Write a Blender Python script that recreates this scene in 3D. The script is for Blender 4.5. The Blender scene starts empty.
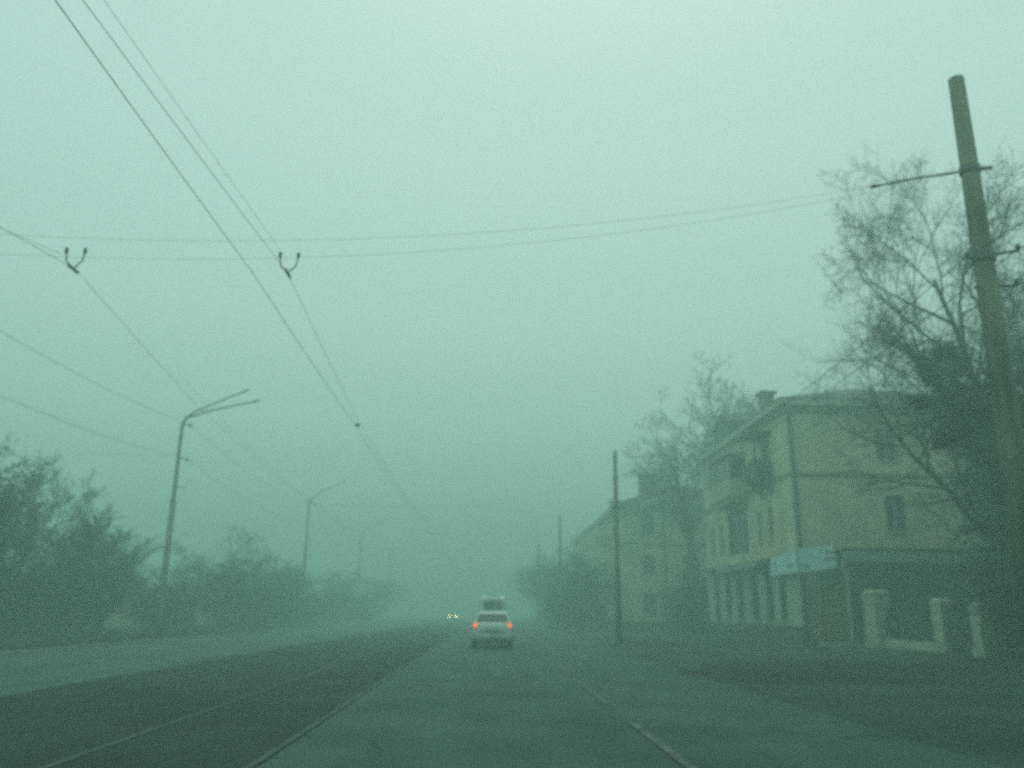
import bpy, math, random
from mathutils import Vector, Matrix
PI = math.pi
sc = bpy.context.scene
col = sc.collection

# ------------------------------------------------------------------ materials
def mat(name, c1, c2=None, rough=0.8, scale=3.0, bump=0.0, bscale=20.0, metal=0.0, emit=None, estr=0.0,
        stretch=None, spec=0.4, detail=6.0, lo=0.35, hi=0.65, coat=0.0):
    m = bpy.data.materials.new(name); m.use_nodes = True
    nt = m.node_tree; n = nt.nodes; l = nt.links
    b = n['Principled BSDF']
    b.inputs['Roughness'].default_value = rough
    b.inputs['Metallic'].default_value = metal
    b.inputs['Specular IOR Level'].default_value = spec
    b.inputs['Coat Weight'].default_value = coat
    tc = n.new('ShaderNodeTexCoord'); mp = n.new('ShaderNodeMapping')
    l.new(tc.outputs['Object'], mp.inputs['Vector'])
    if stretch: mp.inputs['Scale'].default_value = stretch
    nz = n.new('ShaderNodeTexNoise'); nz.inputs['Scale'].default_value = scale
    nz.inputs['Detail'].default_value = detail
    l.new(mp.outputs['Vector'], nz.inputs['Vector'])
    cr = n.new('ShaderNodeValToRGB')
    cr.color_ramp.elements[0].position = lo; cr.color_ramp.elements[1].position = hi
    cr.color_ramp.elements[0].color = (*c1, 1); cr.color_ramp.elements[1].color = (*(c2 or c1), 1)
    l.new(nz.outputs['Fac'], cr.inputs['Fac'])
    l.new(cr.outputs['Color'], b.inputs['Base Color'])
    if bump:
        nb = n.new('ShaderNodeTexNoise'); nb.inputs['Scale'].default_value = bscale
        nb.inputs['Detail'].default_value = 5
        l.new(tc.outputs['Object'], nb.inputs['Vector'])
        bp = n.new('ShaderNodeBump'); bp.inputs['Strength'].default_value = bump
        bp.inputs['Distance'].default_value = 0.05
        l.new(nb.outputs['Fac'], bp.inputs['Height']); l.new(bp.outputs['Normal'], b.inputs['Normal'])
    if emit:
        b.inputs['Emission Color'].default_value = (*emit, 1)
        b.inputs['Emission Strength'].default_value = estr
    return m

def asphalt(name, base, patch, streak=0.35, rough=0.6):
    """road surface: aggregate speckle, long wheel streaks, tar patches and fine cracks"""
    m = bpy.data.materials.new(name); m.use_nodes = True
    nt = m.node_tree; n = nt.nodes; l = nt.links; b = n['Principled BSDF']
    tc = n.new('ShaderNodeTexCoord')
    def noise(sc_, det, vec_scale=None, dist=0.0):
        mp = n.new('ShaderNodeMapping'); l.new(tc.outputs['Object'], mp.inputs['Vector'])
        if vec_scale: mp.inputs['Scale'].default_value = vec_scale
        z = n.new('ShaderNodeTexNoise'); z.inputs['Scale'].default_value = sc_
        z.inputs['Detail'].default_value = det; z.inputs['Distortion'].default_value = dist
        l.new(mp.outputs['Vector'], z.inputs['Vector']); return z.outputs['Fac']
    def ramp(fac, p0, p1, c0, c1):
        r = n.new('ShaderNodeValToRGB'); e = r.color_ramp.elements
        e[0].position = p0; e[1].position = p1; e[0].color = (*c0, 1); e[1].color = (*c1, 1)
        l.new(fac, r.inputs['Fac']); return r.outputs['Color']
    def mix(mode, f, a, bb):
        x = n.new('ShaderNodeMix'); x.data_type = 'RGBA'; x.blend_type = mode
        x.inputs['Factor'].default_value = f
        l.new(a, x.inputs['A']); l.new(bb, x.inputs['B']); return x.outputs['Result']
    c = ramp(noise(0.35, 5, None, 0.6), 0.44, 0.56, base, patch)
    s = ramp(noise(1.6, 4, (1, 0.03, 1)), 0.35, 0.65, (0.55,)*3, (1.3,)*3)
    c = mix('MULTIPLY', streak, c, s)
    s2 = ramp(noise(45, 2), 0.3, 0.7, (0.6,)*3, (1.45,)*3)
    c = mix('MULTIPLY', 0.7, c, s2)
    vo = n.new('ShaderNodeTexVoronoi'); vo.feature = 'DISTANCE_TO_EDGE'; vo.inputs['Scale'].default_value = 0.22
    mp = n.new('ShaderNodeMapping'); l.new(tc.outputs['Object'], mp.inputs['Vector'])
    w = n.new('ShaderNodeTexNoise'); w.inputs['Scale'].default_value = 1.2; l.new(tc.outputs['Object'], w.inputs['Vector'])
    ad = n.new('ShaderNodeVectorMath'); ad.operation = 'MULTIPLY_ADD'
    l.new(w.outputs['Color'], ad.inputs[0]); ad.inputs[1].default_value = (1.6, 1.6, 0); l.new(mp.outputs['Vector'], ad.inputs[2])
    l.new(ad.outputs['Vector'], vo.inputs['Vector'])
    ck = ramp(vo.outputs['Distance'], 0.0, 0.006, (0.35,)*3, (1,)*3)
    c = mix('MULTIPLY', 0.8, c, ck)
    l.new(c, b.inputs['Base Color']); b.inputs['Specular IOR Level'].default_value = .2
    r = n.new('ShaderNodeMapRange'); l.new(noise(0.5, 4), r.inputs['Value'])
    r.inputs['To Min'].default_value = rough - 0.18; r.inputs['To Max'].default_value = rough + 0.2
    l.new(r.outputs['Result'], b.inputs['Roughness'])
    bp = n.new('ShaderNodeBump'); bp.inputs['Strength'].default_value = 0.4; bp.inputs['Distance'].default_value = 0.02
    l.new(noise(60, 3), bp.inputs['Height']); l.new(bp.outputs['Normal'], b.inputs['Normal'])
    return m

M = dict(
    own_lane=asphalt('asphalt_own_lane', (0.022, 0.066, 0.047), (0.032, 0.084, 0.061)),
    dark_lane=asphalt('asphalt_dark', (0.006, 0.022, 0.012), (0.010, 0.032, 0.019), 0.5, 0.7),
    pale_lane=asphalt('asphalt_pale', (0.034, 0.082, 0.062), (0.046, 0.10, 0.078), 0.3, 0.6),
    pavement=asphalt('asphalt_pavement', (0.014, 0.036, 0.025), (0.024, 0.052, 0.038), 0.2, 0.65),
    paint=mat('worn_road_paint', (0.035, 0.055, 0.046), (0.12, 0.15, 0.135), 0.7, 2.5, lo=0.42, hi=0.66),
    faint=mat('nearly_gone_paint', (0.022, 0.046, 0.034), (0.06, 0.085, 0.07), 0.7, 1.5, lo=0.4, hi=0.65),
    soil=mat('dark_soil', (0.008, 0.014, 0.009), (0.026, 0.034, 0.023), 0.95, 0.8, 0.8, 6),
    ground=mat('dead_grass_ground', (0.02, 0.028, 0.018), (0.05, 0.055, 0.035), 0.95, 0.7, 0.8, 4),
    kerb=mat('kerb_concrete', (0.16, 0.17, 0.16), (0.26, 0.27, 0.25), 0.85, 2.0, 0.3),
    concrete=mat('pole_concrete', (0.09, 0.11, 0.08), (0.27, 0.28, 0.22), 0.9, 3.0, 0.4, 30, stretch=(1, 1, 0.2)),
    steel=mat('grey_steel', (0.12, 0.14, 0.13), (0.2, 0.22, 0.2), 0.6, 3.0, metal=0.3),
    cable=mat('black_cable', (0.09, 0.12, 0.10), rough=0.6),
    porcelain=mat('insulator', (0.12, 0.08, 0.06), rough=0.3),
    bark=mat('dark_bark', (0.022, 0.024, 0.018), (0.055, 0.05, 0.04), 0.95, 6, 0.8, 25, stretch=(1, 1, 0.25)),
    twig=mat('bare_twigs', (0.03, 0.034, 0.024), (0.055, 0.058, 0.04), 0.95, 2),
    leaf=mat('dull_leaves', (0.018, 0.034, 0.018), (0.04, 0.055, 0.03), 0.8, 1.2),
    stucco=mat('ochre_stucco', (0.42, 0.41, 0.27), (0.64, 0.60, 0.42), 0.92, 0.6, 0.3, 25, detail=9, lo=0.3, hi=0.62),
    stucco2=mat('cream_stucco', (0.50, 0.48, 0.32), (0.68, 0.63, 0.43), 0.92, 0.5, 0.2, 25, detail=9),
    shopwall=mat('grey_green_stucco', (0.36, 0.42, 0.33), (0.52, 0.57, 0.46), 0.9, 0.8, 0.2, 20),
    band=mat('band_stucco', (0.20, 0.20, 0.14), (0.3, 0.29, 0.2), 0.9, 2),
    plinth=mat('plinth_render', (0.05, 0.06, 0.05), (0.10, 0.11, 0.09), 0.9, 1.5, 0.4),
    trim=mat('trim_stucco', (0.36, 0.38, 0.31), (0.48, 0.49, 0.4), 0.9, 1.2),
    roof=mat('slate_roof', (0.07, 0.08, 0.075), (0.12, 0.13, 0.12), 0.8, 1.5, stretch=(1, 1, 1)),
    brick=mat('chimney_brick', (0.14, 0.09, 0.07), (0.2, 0.14, 0.1), 0.9, 8),
    glass=mat('dark_glass', (0.008, 0.012, 0.012), (0.02, 0.03, 0.028), 0.12, 0.5, spec=0.6),
    frame=mat('window_frame', (0.3, 0.32, 0.28), (0.42, 0.43, 0.38), 0.7),
    darkframe=mat('dark_frame', (0.03, 0.035, 0.03), (0.05, 0.055, 0.05), 0.7),
    fascia=mat('pale_fascia', (0.24, 0.3, 0.27), (0.36, 0.42, 0.38), 0.6, 1.0),
    banner=mat('banner_blue_white', (0.48, 0.70, 0.72), (0.66, 0.82, 0.82), 0.55, 1.8),
    ink=mat('banner_ink', (0.01, 0.03, 0.035), (0.02, 0.05, 0.06), 0.7),
    bluepanel=mat('blue_panel', (0.025, 0.10, 0.10), (0.05, 0.14, 0.14), 0.5),
    yellow=mat('ochre_paint', (0.24, 0.22, 0.05), (0.36, 0.31, 0.09), 0.7, 3),
    plank=mat('ochre_boards', (0.10, 0.10, 0.035), (0.17, 0.15, 0.06), 0.8, 2, stretch=(4, 4, 0.5)),
    pillar=mat('whitewash', (0.24, 0.29, 0.20), (0.52, 0.55, 0.42), 0.9, 2.5, 0.4, 15, lo=0.3, hi=0.6),
    iron=mat('dark_iron', (0.02, 0.024, 0.022), (0.04, 0.045, 0.04), 0.6),
    white=mat('white_car_paint', (0.58, 0.64, 0.61), (0.66, 0.71, 0.68), 0.3, 2, coat=0.4),
    grime=mat('grimy_bumper', (0.34, 0.36, 0.34), (0.5, 0.52, 0.5), 0.5, 3),
    tyre=mat('tyre_rubber', (0.015, 0.016, 0.016), rough=0.85),
    rim=mat('rim_metal', (0.3, 0.31, 0.31), rough=0.4, metal=0.7),
    red=mat('lit_tail_lens', (0.6, 0.05, 0.02), rough=0.3, emit=(1.0, 0.055, 0.012), estr=1.25),
    redcore=mat('lit_tail_bulb', (0.8, 0.2, 0.05), rough=0.3, emit=(1.0, 0.25, 0.05), estr=4.0),
    reddim=mat('tail_lens', (0.2, 0.03, 0.02), rough=0.3),
    head=mat('lit_headlamp', (0.9, 0.9, 0.8), rough=0.3, emit=(1.0, 0.75, 0.28), estr=30.0),
    marker=mat('marker_lamp', (0.9, 0.9, 0.85), rough=0.3, emit=(0.9, 1.0, 0.92), estr=.9),
    plate=mat('number_plate', (0.4, 0.42, 0.4), (0.5, 0.52, 0.5), 0.5, 8),
    lampglass=mat('lamp_glass', (0.25, 0.28, 0.27), rough=0.3),
    grass=mat('dry_grass', (0.03, 0.045, 0.022), (0.09, 0.09, 0.05), 0.9, 0.8),
)

# ------------------------------------------------------------------ mesh builder
class MB:
    def __init__(s): s.v = []; s.f = []
    def box(s, c, d, rz=0.0, taper=1.0):
        x, y, z = c; a, b, h = d[0]/2, d[1]/2, d[2]/2
        i = len(s.v); cs, sn = math.cos(rz), math.sin(rz)
        for dz in (-1, 1):
            t = taper if dz > 0 else 1
            for sx, sy in ((-1, -1), (1, -1), (1, 1), (-1, 1)):
                px, py = sx*a*t, sy*b*t
                s.v.append((x+px*cs-py*sn, y+px*sn+py*cs, z+dz*h))
        s.f += [(i, i+3, i+2, i+1), (i+4, i+5, i+6, i+7), (i, i+1, i+5, i+4), (i+1, i+2, i+6, i+5), (i+2, i+3, i+7, i+6), (i+3, i, i+4, i+7)]
        return s
    def quad(s, *p):
        i = len(s.v); s.v += [tuple(q) for q in p]; s.f.append(tuple(range(i, i+len(p)))); return s
    def tube(s, pts, radii, n=6, cap=True):
        pts = [Vector(p) for p in pts]
        if not hasattr(radii, '__len__'): radii = [radii]*len(pts)
        i0 = len(s.v); prev = None
        for k, p in enumerate(pts):
            d = (pts[min(k+1, len(pts)-1)] - pts[max(k-1, 0)])
            if d.length < 1e-9: d = Vector((0, 0, 1))
            d.normalize()
            if prev is None:
                u = d.orthogonal().normalized()
            else:
                u = (prev - d*prev.dot(d))
                u = u.normalized() if u.length > 1e-6 else d.orthogonal().normalized()
            prev = u; w = d.cross(u); r = radii[k]
            for j in range(n):
                a = 2*PI*j/n
                s.v.append(tuple(p + u*(math.cos(a)*r) + w*(math.sin(a)*r)))
        for k in range(len(pts)-1):
            for j in range(n):
                a = i0+k*n+j; b = i0+k*n+(j+1) % n
                s.f.append((a, b, b+n, a+n))
        if cap:
            s.f.append(tuple(i0+j for j in reversed(range(n))))
            e = i0+(len(pts)-1)*n; s.f.append(tuple(e+j for j in range(n)))
        return s
    def loft(s, rings, cap=True):
        i0 = len(s.v); n = len(rings[0])
        for r in rings: s.v += [tuple(p) for p in r]
        for k in range(len(rings)-1):
            for j in range(n):
                a = i0+k*n+j; b = i0+k*n+(j+1) % n
                s.f.append((a, b, b+n, a+n))
        if cap:
            s.f.append(tuple(i0+j for j in reversed(range(n))))
            e = i0+(len(rings)-1)*n; s.f.append(tuple(e+j for j in range(n)))
        return s
    def build(s, name, m, parent=None, smooth=False, bevel=0.0):
        me = bpy.data.meshes.new(name); me.from_pydata(s.v, [], s.f); me.update()
        me.materials.append(m)
        if smooth:
            me.polygons.foreach_set('use_smooth', [True]*len(me.polygons))
        o = bpy.data.objects.new(name, me); col.objects.link(o)
        if parent: o.parent = parent
        if bevel:
            b = o.modifiers.new('bevel', 'BEVEL'); b.width = bevel; b.segments = 2; b.limit_method = 'ANGLE'
        return o

def tag(o, label=None, cat=None, group=None, kind=None):
    if label: o['label'] = label
    if cat: o['category'] = cat
    if group: o['group'] = group
    if kind: o['kind'] = kind
    return o
def empty(name, loc, label, cat, group=None, rz=0.0):
    o = bpy.data.objects.new(name, None); col.objects.link(o)
    o.location = loc; o.rotation_euler = (0, 0, rz); o.empty_display_size = 0.3
    return tag(o, label, cat, group)
def copy_tree(o, parent=None):
    c = o.copy(); col.objects.link(c)
    if parent: c.parent = parent
    for ch in [x for x in bpy.data.objects if x.parent == o]: copy_tree(ch, c)
    return c

# ------------------------------------------------------------------ ground and roads
def sheet(name, x0, x1, y0, y1, z, m, label=None, ragged=0.0, seed=1, step=1.5):
    rnd = random.Random(seed); mb = MB()
    n = int((y1-y0)/step) if ragged else 1
    L = []; Rr = []
    for k in range(n+1):
        y = y0+(y1-y0)*k/n
        a = x0+(rnd.uniform(-ragged, ragged) if ragged else 0); b = x1+(rnd.uniform(-ragged, ragged) if ragged else 0)
        L.append((a, y, z)); Rr.append((b, y, z))
    for k in range(n): mb.quad(L[k], Rr[k], Rr[k+1], L[k+1])
    o = mb.build(name, m); tag(o, label, kind='structure'); return o
sheet('ground', -350, 350, -100, 600, 0.0, M['ground'], 'dull earth and dead grass beside the foggy street')
sheet('road', -14.2, 5.0, -60, 560, 0.012, M['own_lane'], 'grey asphalt carriageway running into the fog')
sheet('dark_road_strip', -7.8, -2.15, -60, 560, 0.016, M['dark_lane'], 'darker old asphalt strip left of the lane', ragged=0.05, seed=4)
sheet('pale_road_strip', -14.2, -7.8, -60, 560, 0.020, M['pale_lane'], 'pale dusty asphalt of the opposite carriageway', ragged=0.12, seed=9)
mb = MB()
for k in range(0, 60):                       # dashed lane line right of the camera lane
    y = 2.0 + k*6.0; mb.quad((1.88, y, .024), (1.99, y, .024), (1.99, y+3.6, .024), (1.88, y+3.6, .024))
tag(mb.build('lane_marking', M['paint']), 'worn dashed white lane line right of the cars', kind='structure')
mb = MB(); mb.quad((-3.97, -20, .024), (-3.89, -20, .024), (-3.89, 200, .024), (-3.97, 200, .024))
tag(mb.build('lane_marking', M['faint']), 'thin faded line on the dark asphalt strip', kind='structure')
mb = MB(); mb.quad((-2.17, -20, .028), (-2.09, -20, .028), (-2.09, 120, .028), (-2.17, 120, .028))
tag(mb.build('lane_marking', M['faint']), 'faded edge line between dark strip and own lane', kind='structure')
# raised right-hand pavement with its kerb, and the service road in front of the shops
def kerb(name, x, y0, y1, label, h=0.13):
    mb = MB()
    y = y0; rnd = random.Random(int(x*10)+5)
    while y < y1:
        mb.box((x+rnd.uniform(-.012, .012), y+0.49, h/2+rnd.uniform(-.008, .004)), (0.15, 0.975, h)); y += 1.0
    return tag(mb.build(name, M['kerb'], bevel=0.012), label, kind='structure')
kerb('kerb', 5.08, 46, 140, 'kerb stones along the right edge of the road', .1)
kerb('kerb', -14.28, 0, 160, 'kerb stones along the far left edge of the road')
sheet('service_road', 5.0, 14.9, -20, 140, 0.008, M['pavement'], 'grey asphalt apron between the road and the shops', ragged=0.2, seed=12)
def mound(name, cx, cy, rx, ry, h, seed, label, m):
    rnd = random.Random(seed); mb = MB(); nr, na = 14, 60
    ph = [rnd.uniform(0, 6.28) for _ in range(6)]
    def R_(a): return 1+.16*math.sin(2*a+ph[0])+.10*math.sin(3*a+ph[1])+.07*math.sin(5*a+ph[2])+.04*math.sin(9*a+ph[3])
    for i in range(1, nr+1):
        for j in range(na):
            a = 2*PI*j/na; t = i/nr; r = t*R_(a)
            z = h*(1-t**3)*(.75+.25*rnd.random())+(-.02 if i == nr else .005)
            mb.v.append((cx+rx*r*math.cos(a), cy+ry*r*math.sin(a), z))
    mb.v.append((cx, cy, h)); c = len(mb.v)-1
    for j in range(na): mb.f.append((c, j, (j+1) % na))
    for i in range(nr-1):
        for j in range(na):
            a = i*na+j; b = i*na+(j+1) % na; mb.f.append((a, a+na, b+na, b))
    return tag(mb.build(name, m, smooth=True), label, kind='structure')
mound('earth_verge', 10.2, 22.5, 4.7, 6.0, 0.10, 3, 'dark churned earth island right of the road', M['soil'])
mound('earth_verge', 8.2, 42.0, 2.1, 3.0, 0.10, 6, 'smaller dark earth patch round the second pole', M['soil'])
mound('earth_verge', 16.2, 22.5, 3.0, 7.5, 0.14, 8, 'dark earth ground under the big tree by the gate', M['soil'])
# grass
def grass(name, areas, n, seed, label, hmin=.08, hmax=.28):
    rnd = random.Random(seed); mb = MB()
    for _ in range(n):
        x0, x1, y0, y1, zb = rnd.choice(areas)
        x = rnd.uniform(x0, x1); y = y0+(y1-y0)*rnd.random()**1.4; h = rnd.uniform(hmin, hmax)*(.5+.5*math.sin(x*1.3+y*.7)**2+.15)
        a = rnd.uniform(0, PI); w = .02; lx, ly = rnd.uniform(-.1, .1), rnd.uniform(-.1, .1)
        mb.quad((x-w*math.cos(a), y-w*math.sin(a), zb), (x+w*math.cos(a), y+w*math.sin(a), zb), (x+lx, y+ly, zb+h))
    return tag(mb.build(name, M['grass']), label, 'grass', kind='stuff')
grass('grass', [(-27, -14.6, 22, 75, 0), (-24, -14.6, 20, 60, 0)], 26000, 5, 'dull dead grass on the verge under the left trees')
grass('grass', [(14.9, 19, 18, 29, .08)], 4000, 7, 'dead tufts of grass on the dark earth by the gate', .04, .14)

# ------------------------------------------------------------------ trees
def grow(segs, rnd, p, d, length, r, level, P):
    n = P['n'][level]; pts = [p.copy()]; rad = [r]; dirs = []
    d = d.normalized()
    for k in range(n):
        j = P['jit'][level]
        d = (d + Vector((rnd.gauss(0, j), rnd.gauss(0, j), rnd.gauss(0, j)*.6 + P['up'][level]))).normalized()
        p = p + d*(length/n); pts.append(p.copy()); dirs.append(d.copy())
        rad.append(r*(1-(1-P['tip'][level])*(k+1)/n))
    segs[0 if level == 0 else 1].append((pts, rad, level))
    if level+1 >= len(P['n']): return
    m = P['kids'][level]; m = max(1, int(m*rnd.uniform(.8, 1.2)))
    for i in range(m):
        t = P['start'][level] + (1-P['start'][level])*((i+rnd.random())/m)
        f = t*n; k = min(int(f), n-1); q = pts[k].lerp(pts[k+1], f-k); dd = dirs[k]
        ax = dd.orthogonal().normalized(); ax.rotate(Matrix.Rotation(rnd.uniform(0, 2*PI), 3, dd))
        cd = dd.copy(); cd.rotate(Matrix.Rotation(math.radians(rnd.uniform(*P['ang'][level])), 3, ax))
        rr = (rad[k]+(rad[k+1]-rad[k])*(f-k))
        cl = length*P['len'][level]*rnd.uniform(.65, 1.15)*(1.15-.45*t)
        grow(segs, rnd, q, cd, cl, max(P['minr'], rr*rnd.uniform(.45, .65)), level+1, P)
SPREAD = dict(n=[7, 6, 5, 4, 3], jit=[.06, .16, .2, .22, .25], up=[.05, .06, .04, .02, .0], tip=[.25, .3, .35, .4, .5], kids=[11, 9, 8, 7], start=[.28, .22, .2, .15],
              ang=[(28, 60), (30, 60), (30, 65), (25, 60)], len=[.62, .55, .5, .5], minr=.008)
UPRIGHT = dict(SPREAD, ang=[(14, 38), (15, 38), (15, 45), (15, 50)], up=[.1, .14, .14, .10, .06], len=[.75, .58, .52, .5], start=[.1, .15, .2, .15], kids=[13, 9, 7, 6], minr=.010)
SHRUB = dict(n=[3, 4, 4, 3], jit=[.1, .2, .25, .3], up=[.05, .06, .05, .0], tip=[.5, .4, .4, .5], kids=[12, 10, 9], start=[.05, .1, .1],
             ang=[(25, 75), (25, 65), (25, 70)], len=[.85, .6, .5], minr=.007)
def make_tree(name, seed, height, r0, P, label, cat='tree', group=None, leaves=0, leafsize=.07, lean=(0, 0), thick=1.0, forks=1):
    rnd = random.Random(seed)
    if thick != 1.0: P = dict(P, minr=P['minr']*thick)
    segs = [[], []]
    for k in range(forks):
        d = Vector((lean[0]+(rnd.uniform(-.3, .3) if forks > 1 else 0), lean[1]+(rnd.uniform(-.3, .3) if forks > 1 else 0), 1))
        grow(segs, rnd, Vector((rnd.uniform(-.15, .15)*(forks > 1), rnd.uniform(-.15, .15)*(forks > 1), -.1)), d, height*.72*(rnd.uniform(.75, 1) if forks > 1 else 1), r0, 0, P)
    root = empty(name, (0, 0, 0), label, cat, group)
    tb = MB()
    for pts, rad, lv in segs[0]:
        rad = list(rad); rad[0] *= 1.35
        tb.tube(pts, rad, 8)
    tb.build('trunk', M['bark'], root, smooth=True)
    cb = MB()
    for pts, rad, lv in segs[1]:
        if lv <= 2: cb.tube(pts, rad, 5 if lv == 1 else 4, cap=False)
        else: cb.tube(pts, rad, 3, cap=False)
    cb.build('crown', M['twig'], root)
    if leaves:
        lb = MB(); tips = [s for s in segs[1] if s[2] >= 2]
        for _ in range(leaves):
            pts, rad, lv = rnd.choice(tips); k = rnd.randrange(1, len(pts)); q = pts[k]
            s_ = leafsize*rnd.uniform(.5, 1.3)
            q = q+Vector((rnd.gauss(0, .07), rnd.gauss(0, .07), rnd.gauss(0, .07)))
            u = Vector((rnd.gauss(0, 1), rnd.gauss(0, 1), rnd.gauss(0, 1))).normalized(); w = u.orthogonal().normalized()
            w.rotate(Matrix.Rotation(rnd.uniform(0, 6.28), 3, u)); v = u.cross(w)
            lb.quad(q-w*s_*.5, q+v*s_*.35, q+w*s_*.6, q-v*s_*.35)
        lb.build('foliage', M['leaf'], root)
    return root
def place(proto, used, loc, rz, s, label, group=None, tilt=0.0):
    o = proto if not used.get(proto.name) else copy_tree(proto)
    if not used.get(proto.name): used[proto.name] = True
    o.location = loc; o.rotation_euler = (tilt, 0, rz); o.scale = (s[0], s[0], s[1]); o['label'] = label
    if group: o['group'] = group
    return o
used = {}
pA = make_tree('bare_tree', 11, 15.0, .24, SPREAD, 'x', forks=1)
pF = make_tree('bare_tree', 77, 15.0, .26, dict(SPREAD, kids=[16, 12, 10, 8], len=[.68, .55, .5, .5], start=[.22, .2, .15, .1]), 'x', leaves=5000, leafsize=.05, thick=.62)
pH = make_tree('bare_tree', 29, 17.0, .26, dict(SPREAD, start=[.5, .3, .2, .15], kids=[10, 8, 7, 5], len=[.5, .55, .5, .5], jit=[.08, .16, .2, .22, .25], minr=.013), 'x', forks=2)
pG = make_tree('evergreen_tree', 91, 11.0, .2, dict(SPREAD, start=[.06, .1, .1, .1], kids=[16, 9, 7, 5], minr=.006), 'x', leaves=60000, leafsize=.13)
pG2 = make_tree('evergreen_tree', 93, 11.0, .2, dict(SPREAD, start=[.22, .1, .1, .1], kids=[16, 9, 7, 5], minr=.006), 'x', leaves=60000, leafsize=.12)
pC = make_tree('bare_tree', 37, 9.0, .15, UPRIGHT, 'x', leaves=1500, leafsize=.06)
pD = make_tree('bare_tree', 41, 9.0, .13, UPRIGHT, 'x', forks=2, leaves=1500, leafsize=.06)
pE = make_tree('bare_tree', 58, 8.0, .17, SPREAD, 'x', leaves=1500, lean=(.25, 0))
sA = make_tree('shrub', 61, 3.4, .05, SHRUB, 'x', 'shrub', forks=7, leaves=7000, leafsize=.09)
sB = make_tree('shrub', 67, 2.6, .045, SHRUB, 'x', 'shrub', forks=8, leaves=7000, leafsize=.09)
G1 = 'leafless trees along the left verge'
left = [
    (pE, (-21.0, 31.5, 0), 0.3, (1.1, 0.95), 'dark thick forked trunk at the left edge of the picture, nearest of the left trees'),
    (pC, (-22.5, 37, 0), 1.2, (1.1, 0.76), 'tall brushy upright tree just right of the thick forked trunk'),
    (pD, (-24.0, 42, 0), 2.0, (1.3, 0.92), 'tallest upright twiggy tree of the left mass, rising behind the front ones'),
    (pC, (-20.2, 42, 0), 4.1, (1.2, 0.66), 'upright brushy tree midway between the forked trunk and nearest lamp post'),
    (pD, (-22.0, 50, 0), .7, (1.3, 0.6), 'bushy tree standing just left of the nearest lamp post foot'),
    (pC, (-27.5, 41, 0), 5.0, (1.3, 0.74), 'pale brushy tree at the back beside the left picture edge'),
    (pE, (-19.6, 58, 0), 2.6, (1.3, 0.72), 'low spreading tree just right of the nearest lamp post'),
    (pA, (-20.0, 67, 0), 1.0, (0.68, 0.54), 'round open crowned tree standing above its neighbours between two lamp posts'),
    (pD, (-18.6, 72, 0), 3.0, (1.3, 0.6), 'dark bushy tree just left of the second lamp post'),
    (pC, (-19.0, 84, 0), .2, (1.3, 0.56), 'bushy tree just right of the second lamp post'),
    (pE, (-19.0, 95, 0), 4.0, (1.4, 0.72), 'hazy low tree left of the third lamp post'),
    (pD, (-18.8, 112, 0), 5.2, (1.4, 0.66), 'pale fogged tree beside the third lamp post'),
    (pC, (-18.6, 130, 0), 2.2, (1.5, 0.68), 'very faint tree before the fourth lamp post'),
    (pD, (-18.4, 152, 0), 1.2, (1.6, 0.72), 'faintest farthest tree at the end of the left row'),
]
for p_, loc, rz, s, lab in left: place(p_, used, loc, rz, s, lab, G1)
G2 = 'shrubs under the left trees'
for p_, loc, rz, s, lab in [
    (sB, (-28.5, 40, 0), .7, (2.0, 1.6), 'low shrub at the back of the left picture edge'),
    (sA, (-25.5, 36, 0), 0, (1.8, 1.3), 'dark tangled shrub behind the thick forked trunk'),
    (sB, (-22.8, 43, 0), 1, (1.8, 1.3), 'low leafy shrub under the tallest upright tree'),
    (sA, (-23.5, 50, 0), 2, (1.8, 1.3), 'shrub left of the nearest lamp post'),
    (sB, (-20.5, 55, 0), 3, (1.5, 1.2), 'dark shrub right of the nearest lamp post foot'),
    (sA, (-18.8, 63, 0), 4, (1.8, 1.3), 'shrub below the round open crowned tree'),
    (sB, (-18.6, 69, 0), 5, (1.5, 1.3), 'darkest shrub clump left of the second lamp post'),
    (sA, (-18.2, 79, 0), 6, (1.4, 1.0), 'shrub right of the second lamp post'),
    (sB, (-18.0, 90, 0), 1.5, (1.6, 1.3), 'fogged shrub midway between second and third lamp posts'),
    (sA, (-18.0, 103, 0), 2.5, (1.6, 1.1), 'pale shrub left of the third lamp post'),
    (sB, (-18.0, 120, 0), 3.5, (1.8, 1.4), 'faint shrub beyond the third lamp post')]:
    place(p_, used, loc, rz, s, lab, G2)
G3 = 'trees on the right-hand side of the street'
for p_, loc, rz, s, lab in [
    (pF, (17.4, 26.5, 0), 2.2, (.92, 1.22), 'big bare tree behind the near concrete pole, its twigs over the shop yard'),
    (pF, (22.0, 31, 0), 0.6, (1.15, 1.1), 'tall bare tree at the right edge behind the gate pillars'),
    (pG2, (15.6, 22.0, 0), 2.0, (.95, .92), 'nearest dark evergreen, its low branches hanging beside the thick pole'),
    (pG, (24.2, 36.8, 0), 1.0, (1.0, 1.0), 'dark dense evergreen tree hiding the right end of the shop annex'),
    (pG, (22.6, 31.5, 0), 3.0, (.8, .9), 'near-black evergreen at the right picture edge beside the thick pole'),
    (pH, (23.5, 62.5, 0), 4.0, (1.3, 1.45), 'bare tree rising behind the roof of the ochre shop building'),
    (pH, (18.6, 66, 0), 1.7, (1.35, 1.5), 'pale forked bare tree between the two apartment buildings'),
    (pH, (16.6, 67.5, 0), .4, (1.2, 1.2), 'faint bare tree leaning over the chimney of the cream building')]:
    place(p_, used, loc, rz, s, lab, G3)
G4 = 'small trees between the road and the far buildings'
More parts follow.
